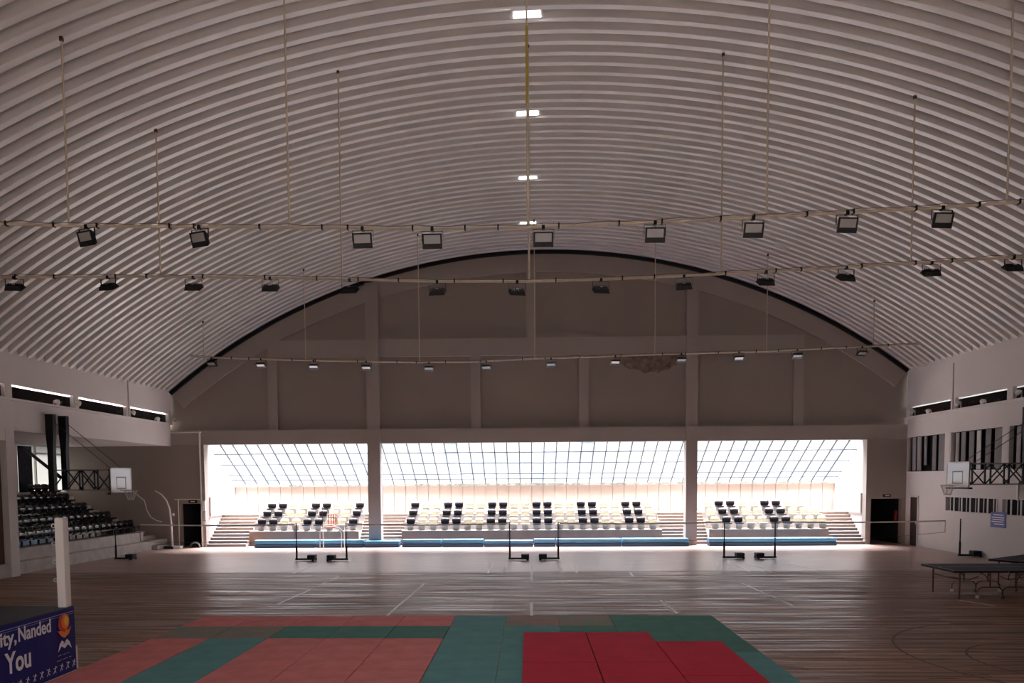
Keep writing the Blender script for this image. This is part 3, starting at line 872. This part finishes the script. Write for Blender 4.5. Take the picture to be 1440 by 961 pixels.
# ------------------------------------------------------------------ basketball backstops hung from the side walls
def hoop(label, xw, sgn, Yc, xb, zc, stays):
    """xw wall face, sgn +1 points into the hall, xb backboard x"""
    t = thing('basketball_hoop', label, 'basketball hoop', (xw, Yc, 2.6))
    I = Matrix.Translation((-xw, -Yc, -2.6))
    def V(x, y, z): return I @ Vector((x, y, z))
    zt, zb = 3.60, 2.88; hw = .36
    for y in (Yc - hw, Yc + hw):
        m = MB(); x = xw + sgn * .06
        # tapered hanging post: thick at the top, thin at the foot
        w0, w1 = .14, .10
        vs = []
        for z, w_ in ((2.85, w1), (4.3, w1), (4.9, w0), (5.6, w0)):
            vs += [V(x + sx * w_ + sgn * .08, y + sy * .09, z) for sx, sy in ((-1, -1), (1, -1), (1, 1), (-1, 1))]
        fs = [(0, 1, 2, 3), (12, 15, 14, 13)]
        for k in range(3):
            for j in range(4): fs.append((4 * k + j, 4 * k + (j + 1) % 4, 4 * k + 4 + (j + 1) % 4, 4 * k + 4 + j))
        m.add(vs, fs); m.build('hanging_post', M_black, t)
    for y in (Yc - hw, Yc + hw):
        x0 = xw + sgn * .1
        MB().bar(V(x0, y, zt), V(xb, y, zt), .04).build('top_chord', mat('pale_chord', srgb(120, 112, 108), .5), t)
        MB().bar(V(x0, y, zb), V(xb, y, zb), .04).build('bottom_chord', mat('pale_chord', srgb(120, 112, 108), .5), t)
        n_ = 4
        for i in range(n_ + 1):
            x = x0 + (xb - x0) * i / n_
            MB().bar(V(x, y, zb), V(x, y, zt), .045).build('truss_strut', M_black, t)
            if i < n_:
                x2 = x0 + (xb - x0) * (i + 1) / n_
                if i % 3 != 2: MB().bar(V(x, y, zb), V(x2, y, zt), .035).build('truss_brace', M_black, t)
                if i % 3 != 0: MB().bar(V(x, y, zt), V(x2, y, zb), .035).build('truss_brace', M_black, t)
    for i in range(5):
        x = xw + sgn * .1 + (xb - xw - sgn * .1) * i / 4
        for z in (zt, zb): MB().bar(V(x, Yc - hw, z), V(x, Yc + hw, z), .03).build('cross_tie', M_black, t)
    bw, z0, z1 = .66, 2.78, 3.68
    bx = xb + sgn * .06
    bd = MB().box(*sorted((bx - .012 - xw, bx + .012 - xw)), -bw, bw, z0 - 2.6, z1 - 2.6).build('backboard', G_board, t)
    f = MB()
    for a in ((-bw, -bw + .04, z0, z1), (bw - .04, bw, z0, z1), (-bw, bw, z0, z0 + .05), (-bw, bw, z1 - .04, z1)):
        f.box(bx - .02 - xw, bx + .02 - xw, a[0], a[1], a[2] - 2.6, a[3] - 2.6)
    f.build('board_rim', M_white, bd)
    f = MB()
    for a in ((-.3, -.26, z0 + .12, z0 + .57), (.26, .3, z0 + .12, z0 + .57), (-.3, .3, z0 + .12, z0 + .16), (-.3, .3, z0 + .53, z0 + .57)):
        f.box(bx - .016 - xw, bx + .016 - xw, a[0], a[1], a[2] - 2.6, a[3] - 2.6)
    f.build('aiming_square', mat('square_grey', srgb(150, 148, 146), .6), bd)
    s = MB()
    s.bar((bx - sgn * .05 - xw, -bw, zb - 2.6), (bx - sgn * .05 - xw, bw, zt - 2.6), .035).bar((bx - sgn * .05 - xw, bw, zb - 2.6), (bx - sgn * .05 - xw, -bw, zt - 2.6), .035)
    s.build('board_brace', M_black, t)
    s = MB().box(*sorted((bx - sgn * .1 - xw, bx + sgn * .02 - xw)), -bw - .02, bw + .02, z0 - 2.6 - .06, z0 - 2.6 + .0)
    s.build('padding', M_black, t)
    rz = 2.86 - 2.6; rx = bx + sgn * (.12 + .225) - xw
    rim = MB().tube([(rx + .225 * math.cos(2 * PI * k / 20), .225 * math.sin(2 * PI * k / 20), rz) for k in range(20)], .012, 6, True)
    rim.bar((bx - xw, -.08, rz), (rx - sgn * .22, -.08, rz), .02).bar((bx - xw, .08, rz), (rx - sgn * .22, .08, rz), .02)
    ro = rim.build('rim', mat('rim_paint', srgb(150, 130, 120), .5), t)
    nn = MB()
    for k in range(10):
        a = 2 * PI * k / 10
        for dr in (1, -1):
            pts = []
            for j in range(4):
                r = .225 - .045 * j; aa = a + dr * j * .31
                pts.append((rx + r * math.cos(aa), r * math.sin(aa), rz - .12 * j))
            nn.tube(pts, .006, 4)
    nn.build('hoop_net', mat('hoop_net_cord', srgb(200, 195, 190), .7), ro)
    for a, b in stays: MB().tube([V(*a), V(*b)], .012, 5).build('stay_rod', M_frame, t)
    return t


hl = hoop('basketball backboard on a truss arm hung from the left wall', XL, 1, 25.6, -14.95, 3.2,
     [((XL + .05, 25.24, 5.5), (-15.0, 25.24, 3.62)), ((XL + .05, 25.96, 5.5), (-15.0, 25.96, 3.62)), ])
hoop('basketball backboard on a truss arm projecting from the right wall', XR, -1, 25.4, 15.1, 3.2,
     [((XR - .05, 25.04, 5.2), (15.35, 25.04, 3.62)), ((XR - .05, 25.76, 5.2), (15.35, 25.76, 3.62)), ])
o = MB().bar((LBX + .1, 31.0, 4.75), (XL - .02, 25.9, 3.35), .09).build('brace_pole', M_black)
tag(o, 'thick black diagonal pole from the left bay to the hoop posts', 'pole')
o = MB().tube([Vector(p) - Vector((XL, 25.6, 2.6)) for p in ((-14.75, 26.1, 2.82), (-14.4, 26.25, 2.45), (-14.35, 26.3, 2.1), (-14.25, 26.35, 1.85), (-14.05, 26.4, 1.7), (-13.85, 26.4, 1.66))], .02, 6).build('loose_cord', M_white, hl)

# ------------------------------------------------------------------ small lamps on the clerestory sills
for side_, items in ((0, [(70, 0), (101, 1), (180, 1), (215, 2), (238, 1)]), (1, [(1277, 1), (1299, 2), (1339, 1), (1373, 2), (1421, 1)])):
    for k, (px, kind) in enumerate(items):
        xw = XL if side_ == 0 else XR; s = 1 if side_ == 0 else -1
        Y = xw / ((px - 745) / 1000.0)
        lab = 'small %s lamp on the %s clerestory, %s from the %s' % ('white' if kind != 1 else 'grey', 'left' if side_ == 0 else 'right', ORD[k], 'near end' if side_ == 0 else 'far corner')
        t = thing('wall_lamp', lab, 'lamp', (xw + s * .0, Y, 5.98), 0, 'clerestory lamps')
        zz = .22 if kind == 1 else .12
        MB().bar((s * .02, 0, 0), (s * .02, 0, zz), .03).bar((s * .02, 0, zz), (s * .16, 0, zz), .03).build('bracket', M_whitem, t)
        Mt = Matrix.Translation((s * .18, 0, zz)) @ Matrix.Rotation(s * .9, 4, 'Y')
        MB().lathe([(0, .06), (.05, .05), (.09, 0), (.12, -.08), (.115, -.085), (0, -.06)], Mt, 14).build('lamp_head', M_white if kind != 1 else M_whitem, t)
# vertical conduits from the roof to the sills
for xw, Y, s, lb in ((XL, PIER[1], 1, 'left'), (XR, PIER[1], -1, 'right')):
    o = MB().box(*sorted((xw, xw + s * .05)), Y - .03, Y + .03, 5.98, 7.9).build('wall_conduit', M_wall)
    tag(o, 'thin pale conduit down the %s wall from roof to clerestory sill' % lb, 'conduit')

# ------------------------------------------------------------------ floor mats in the foreground
MX0, MY0, MP = -7.5, 16.08, 1.16
lay = ['rwwrrTwgGG',
       'ggGGGTTGGG',
       'rTrrrTT..G',
       'rTrrrTT..T',
       'rTrrrTT..T',
       'rTrrrTr..T']
MN = {'r': (M_red, 'faded red'), 'w': (M_redg, 'worn red and green'), 'g': (mat('grey_green_foam', srgb(118, 138, 126), .85, spec=.2, nscale=2, col2=srgb(160, 126, 116)), 'dull grey-green'), 'G': (M_green, 'dark green'), 'T': (M_teal, 'teal green')}
RWN = ['far', 'second', 'third', 'fourth', 'fifth', 'nearest']
random.seed(2)
for r, row in enumerate(lay):
    for c, ch in enumerate(row):
        if ch == '.': continue
        a = MX0 + c * MP; b = MY0 - (r + 1) * MP
        m_, nm = MN[ch]
        if r == 0 and c in (1, 2): m_, nm = MN['r']
        o = MB().box(-MP / 2 + .006, MP / 2 - .006, -MP / 2 + .006, MP / 2 - .006, .002, .034).build('foam_mat', m_, None, bevel=.006)
        o.location = (a + MP / 2, b + MP / 2, random.uniform(0, .003)); o.rotation_euler = (0, 0, random.uniform(-.003, .003))
        tag(o, '%s square foam mat, %s from left in the %s mat row' % (nm, ORD[c], RWN[r]), 'mat', 'square foam floor mats')
# thick green strip below the crimson pads
for c in (7, 8):
    for r in (2,):
        a = MX0 + c * MP; b = MY0 - (r + 1) * MP
        o = MB().box(-MP / 2 + .006, MP / 2 - .006, -MP / 2 + .006, MP / 2 - .006, .002, .034).build('foam_mat', M_green, None, bevel=.006)
        o.location = (a + MP / 2, b + MP / 2, .001)
        tag(o, 'dark green square foam mat half under the %s crimson pad' % ('left' if c == 7 else 'right'), 'mat', 'square foam floor mats')
CP = [(-.14, 1.1, 14.08, 11.7), (1.1, 2.35, 14.08, 11.7), (2.35, 3.58, 13.27, 10.9), (-.14, 1.1, 11.7, 9.35), (1.1, 2.35, 11.7, 9.35), (2.35, 3.58, 10.9, 8.5)]
CN = ['far left', 'far middle', 'far right', 'near left', 'near middle', 'near right']
for (a, b, y1, y0), nm in zip(CP, CN):
    o = MB().box(a + .008, b - .008, y0 + .008, y1 - .008, .036, .085).build('crimson_pad', M_crim, None, bevel=.012)
    tag(o, 'thick crimson mat laid on the green mats, %s of six' % nm, 'mat', 'crimson pads on the mat floor')

# ------------------------------------------------------------------ boxing ring corner with banner
ring = thing('boxing_ring', 'raised ring platform with navy printed skirt and white corner post', 'boxing ring', (-7.55, 11.47, 0))
RH = 1.09
MB().box(-6, -.02, -6, -.02, .0, RH - .06).build('platform', M_black, ring)
MB().box(-6.02, .0, -6.02, 0, RH - .06, RH).build('canvas', M_canvas, ring, bevel=.015)
sk = MB(); vs = []
n_ = 40
for i in range(n_ + 1):
    y = -6 + 6 * i / n_
    for z in (.02, RH - .01):
        vs.append((.012 + .006 * math.sin(i * 1.3) * (1 if z < .5 else .2), y, z))
sk.add(vs, [(2 * i, 2 * i + 2, 2 * i + 3, 2 * i + 1) for i in range(n_)])
ban = sk.build('banner', M_banner, ring)
so = ban.modifiers.new('s', 'SOLIDIFY'); so.thickness = .004; so.offset = -1
MB().box(-6.0, .0, .0, .012, .02, RH - .01).build('end_skirt', M_banner, ring)
MB().box(.02, .024, -6, -.03, RH - .085, RH - .075).box(.02, .024, -6, -.03, RH - .115, RH - .11).build('banner_stripe', mat('banner_lilac_print', srgb(150, 145, 190), .5), ban)
MB().box(.02, .03, -6, 0, .0, .03).build('banner_hem', M_letter, ban)
MB().box(.012, .03, .0, .02, .05, .42).build('corner_strap', M_white, ban)


def text(body, size, y, z, xs=1.0, m=M_letter, off=0.0, name='lettering', depth=.001):
    cu_ = bpy.data.curves.new(name, 'FONT'); cu_.body = body; cu_.size = size; cu_.offset = off; cu_.extrude = depth
    ob = bpy.data.objects.new(name, cu_); C.objects.link(ob)
    dg = bpy.context.evaluated_depsgraph_get(); dg.update()
    me = bpy.data.meshes.new_from_object(ob.evaluated_get(dg))
    bpy.data.objects.remove(ob)
    # text runs along +Y on a face that looks towards +X
    me.transform(Matrix(((0, 0, 1, 0), (xs, 0, 0, 0), (0, 1, 0, 0), (0, 0, 0, 1))))
    me.materials.clear(); me.materials.append(m)
    o = bpy.data.objects.new(name, me); C.objects.link(o); o.parent = ban; o.location = (.026, y, z)
    return o, me


def fit_text(body, cap, y0, y1, z, **k):
    """cap height and left/right ends in metres"""
    o, me = text(body, cap / .70, 0, z, **k)
    ysv = [v.co.y for v in me.vertices]; a, b = min(ysv), max(ysv)
    s = (y1 - y0) / (b - a)
    me.transform(Matrix.Diagonal((1, s, 1, 1))); o.location.y = y0 - a * s
    return o


fit_text('ity,', .2, 9.8 - 11.47, 10.12 - 11.47, .79, off=.006)
fit_text('Nanded', .205, 10.16 - 11.47, 10.87 - 11.47, .79, off=.006)
fit_text('You', .3, 9.87 - 11.47, 10.4 - 11.47, .37, off=.01)
fit_text('--- --- --', .04, 11.02 - 11.47, 11.28 - 11.47, .345, name='small_print')
fit_text('---- ---- --', .04, 10.98 - 11.47, 11.33 - 11.47, .27, name='small_print')


def flat(pts, name, m, x=.026, dx=.002):
    return MB().prism(pts, 'x', x, x + dx).build(name, m, ban)


def ell(cy, cz, ry, rz_, n=20, a0=0): return [(cy + ry * math.cos(a0 + 2 * PI * k / n), cz + rz_ * math.sin(a0 + 2 * PI * k / n)) for k in range(n)]


LY, LZ = -.29, .86
flat(ell(LY, LZ, .135, .15), 'emblem_disc', M_flame)
flat(ell(LY + .035, LZ + .02, .095, .12), 'emblem_glow', M_orange, .0285)
flat(ell(LY + .05, LZ + .03, .05, .08), 'emblem_glow', M_yel, .031)
flat([(LY - .17, .76), (LY - .08, .66), (LY, .62), (LY + .1, .67), (LY + .17, .78), (LY + .08, .73), (LY + .03, .76), (LY, .71), (LY - .05, .74)], 'emblem_hands', M_orange, .0335)
flat([(LY - .16, .42), (LY - .12, .54), (LY - .06, .59), (LY, .54), (LY + .06, .59), (LY + .12, .54), (LY + .17, .42), (LY + .08, .50), (LY, .45), (LY - .08, .50)], 'emblem_book', M_letter)
flat([(LY - .05, .52), (LY, .555), (LY + .05, .52), (LY, .535)], 'emblem_book', M_flame, .0285)
# row of small athlete silhouettes along the foot of the banner
random.seed(4)
for k in range(10):
    y = -.08 - k * .155; z = .155
    g_ = MB()
    g_.prism(ell(y + .02, z + .05, .012, .014, 8), 'x', .026, .028)
    for (a, b, w_) in (((y, z - .0), (y + .015, z + .035), .018), ((y, z), (y - .035 + random.uniform(-.01, .01), z - .05), .011), ((y, z), (y + .03 + random.uniform(-.01, .01), z - .045), .011),
                       ((y + .012, z + .03), (y - .035, z + .045 + random.uniform(-.02, .02)), .009), ((y + .012, z + .03), (y + .05, z + .02 + random.uniform(-.02, .03)), .009)):
        g_.bar((.027, a[0], a[1]), (.027, b[0], b[1]), .002, w_)
    g_.build('athlete_figure', M_letter, ban)
post = MB().box(-.15, -.01, -.16, -.02, RH, 2.55).build('corner_post', M_white, ring, bevel=.01)
for z in (2.42, 2.13, 1.83, 1.53):
    h_ = MB().tube([(-.15, -.09, z), (-.19, -.09, z)], .012, 6)
    h_.tube([(-.215 + .03 * math.cos(2 * PI * k / 10), -.09, z + .03 * math.sin(2 * PI * k / 10)) for k in range(10)], .009, 5, True)
    h_.build('rope_hook', M_whitem, post)

# ------------------------------------------------------------------ table tennis tables
def make_table(label, loc, rz):
    t = thing('table_tennis_table', label, 'table', loc, rz, 'table tennis tables')
    for s in (-1, 1):
        x0, x1 = (-1.37, -.01) if s < 0 else (.01, 1.37)
        tp = MB().box(x0, x1, -.7625, .7625, .735, .76).build('tabletop', M_table, t, bevel=.004)
        MB().box(x0, x1, -.765, -.745, .7, .736).box(x0, x1, .745, .765, .7, .736).box(*((-1.37, -1.35) if s < 0 else (1.35, 1.37)), -.76, .76, .7, .736).build('apron', M_black, tp)
        MB().box(x0, x1, -.006, .006, .7602, .7612).box(x0, x1, -.7625, -.745, .7602, .7612).box(x0, x1, .745, .7625, .7602, .7612).box(*((-1.37, -1.35) if s < 0 else (1.35, 1.37)), -.76, .76, .7602, .7612).build('white_line', M_line, tp)
        xe = s * 1.12
        for sy in (-1, 1):
            MB().tube([(xe, sy * .6, .72), (xe, sy * .6, 0)], .02, 8).build('leg', M_frame, t)
        MB().tube([(xe, -.6, .5), (xe, .6, .5)], .014, 6).build('crossbar', M_frame, t)
        MB().tube([(xe, 0, .5), (s * .5, 0, .42), (s * .28, 0, .5)], .014, 6).build('brace', M_frame, t)
        for sy in (-.55, .55):
            x = s * .32
            MB().tube([(x, sy, .72), (x, sy, .3)], .018, 6).build('undercarriage_post', M_frame, t)
            pts = [(x - .32, sy, .08), (x - .32, sy, .2), (x - .26, sy, .28), (x - .18, sy, .3), (x + .18, sy, .3), (x + .26, sy, .28), (x + .32, sy, .2), (x + .32, sy, .08)]
            MB().tube(pts, .016, 6).build('caster_frame', M_frame, t)
            arc = [(x - .0 + .26 * s * k / 6, sy, .42 + .25 * math.sin(PI / 2 * k / 6)) for k in range(7)]
            MB().tube(arc, .014, 6).build('brace', M_frame, t)
            for dx in (-.32, .32):
                wlf = MB().lathe([(0, -.014), (.045, -.014), (.05, 0), (.045, .014), (0, .014)], Matrix.Translation((x + dx, sy, .05)) @ Matrix.Rotation(PI / 2, 4, 'X'), 12)
                wlf.build('caster', M_whitem, t)
    return t


make_table('dark blue-grey table tennis table near the right wall, full length in front', (12.12, 18.97, 0), 0)
make_table('second dark table tennis table standing askew behind the first', (14.85, 20.95, 0), math.radians(33))

# ------------------------------------------------------------------ umpire chair
u = thing('umpire_chair', 'tall white tubular umpire chair with coral seat before the left seat block', 'chair', (-9.25, 33.0, 0))
for sx in (-.5, .5):
    for sy in (-.3, .25):
        top = (sx * .55 if sx > 0 else sx, sy * .6, .98)
        MB().tube([(sx, sy, 0), (sx, sy * .9, .75), top], .02, 6).build('leg', M_white, u)
MB().tube([(-.5, -.18, .98), (.28, -.18, .98)], .018, 6).tube([(-.5, .15, .98), (.28, .15, .98)], .018, 6).build('seat_rail', M_white, u)
MB().box(-.3, .2, -.22, .2, 1.0, 1.04).build('seat', M_coral, u, bevel=.01)
MB().tube([(-.28, .2, 1.02), (-.3, .26, 1.62)], .018, 6).tube([(.18, .2, 1.02), (.2, .26, 1.62)], .018, 6).build('back_frame', M_white, u)
for k in range(4): MB().box(-.24 + k * .11, -.19 + k * .11, .235, .26, 1.12, 1.6).build('back_slat', M_coral, u)
MB().tube([(-.5, .15, .98), (-.5, .2, 1.9), (-.42, .2, 2.05), (-.3, .2, 2.08)], .014, 6).build('scoreboard_hook', M_frame, u)

# ------------------------------------------------------------------ white curved pole by the left passage
cp_ = thing('curved_pole', 'white pole with a bent-over top by the left passage', 'pole', (-17.0, 33.3, 0))
MB().tube([(0, 0, .1), (-.02, 0, 1.2), (-.08, 0, 1.9), (-.22, 0, 2.3), (-.45, 0, 2.58), (-.75, 0, 2.76)], [.055, .05, .045, .04, .032, .02], 8).build('bent_tube', M_white, cp_)
MB().box(-.55, .1, -.15, .15, 0, .1).build('base_plate', M_black, cp_)
MB().box(.0, .45, -.12, .12, .0, .13).build('base_weight', M_white, cp_)
MB().box(.04, .12, -.05, .05, 1.55, 1.68).build('cleat', M_whitem, cp_)

# ------------------------------------------------------------------ fittings around the passages
o = MB().box(-16.5, -16.1, YF - .05, YF - .0, 2.14, 2.28).build('passage_sign', M_black); tag(o, 'small dark sign above the left dark passage', 'sign')
MB().box(-16.41, -16.19, YF - .056, YF - .05, 2.19, 2.23).build('sign_print', M_white, o)
o = MB().box(16.7, 17.05, YF - .05, YF - .0, 2.24, 2.36).build('passage_sign', M_black); tag(o, 'small dark sign above the right dark passage', 'sign')
MB().box(16.77, 16.99, YF - .056, YF - .05, 2.28, 2.32).build('sign_print', M_white, o)
dm = MB().tube([(.23 * math.cos(PI * k / 10), 0, .005 + .25 * math.sin(PI * k / 10)) for k in range(11)], .045, 8).build('floor_hoop', M_mull2)
dm.location = (-16.1, 33.7, .0); tag(dm, 'small grey arched hoop standing on the floor at the left passage', 'hoop')
sb = thing('switch_board', 'pale switch boards and papers on the pillar by left passage', 'switchboard', (-15.74, YF - .12, 1.4))
for x0, x1, z0, z1, m_ in ((-.1, .09, .35, .85, M_white), (-.06, .1, -.1, .3, M_conc), (-.08, .06, -.3, -.13, M_white)):
    MB().box(x0, x1, -.05, 0, z0, z1).build('switch_box', m_, sb)
ex = thing('fire_extinguisher', 'dark red fire extinguisher hung in the right dark passage', 'fire extinguisher', (17.45, YF + .25, 1.1))
MB().lathe([(0, 0), (.07, .01), (.075, .05), (.075, .4), (.05, .46), (.02, .5), (0, .5)], None, 14).build('cylinder', M_ext, ex)
MB().box(-.03, .05, -.02, .02, .5, .56).tube([(.04, 0, .53), (.09, -.02, .45), (.09, -.02, .2)], .01, 5).build('valve', M_black, ex)
MB().box(-.05, .13, .076, .1, .1, .3).build('wall_bracket', M_black, ex)
# blue notice on the right wall
nb = MB().box(XR - .02, XR, 26.95, 27.82, 1.22, 1.8).build('wall_notice', M_notice); tag(nb, 'blue and white notice board on the right wall below the vents', 'notice')
for z, a, b in ((1.68, 27.1, 27.65), (1.58, 27.05, 27.75), (1.5, 27.05, 27.7), (1.42, 27.1, 27.75), (1.33, 27.05, 27.6)):
    MB().box(XR - .024, XR - .02, a, b, z, z + .035).build('print_line', M_white, nb)
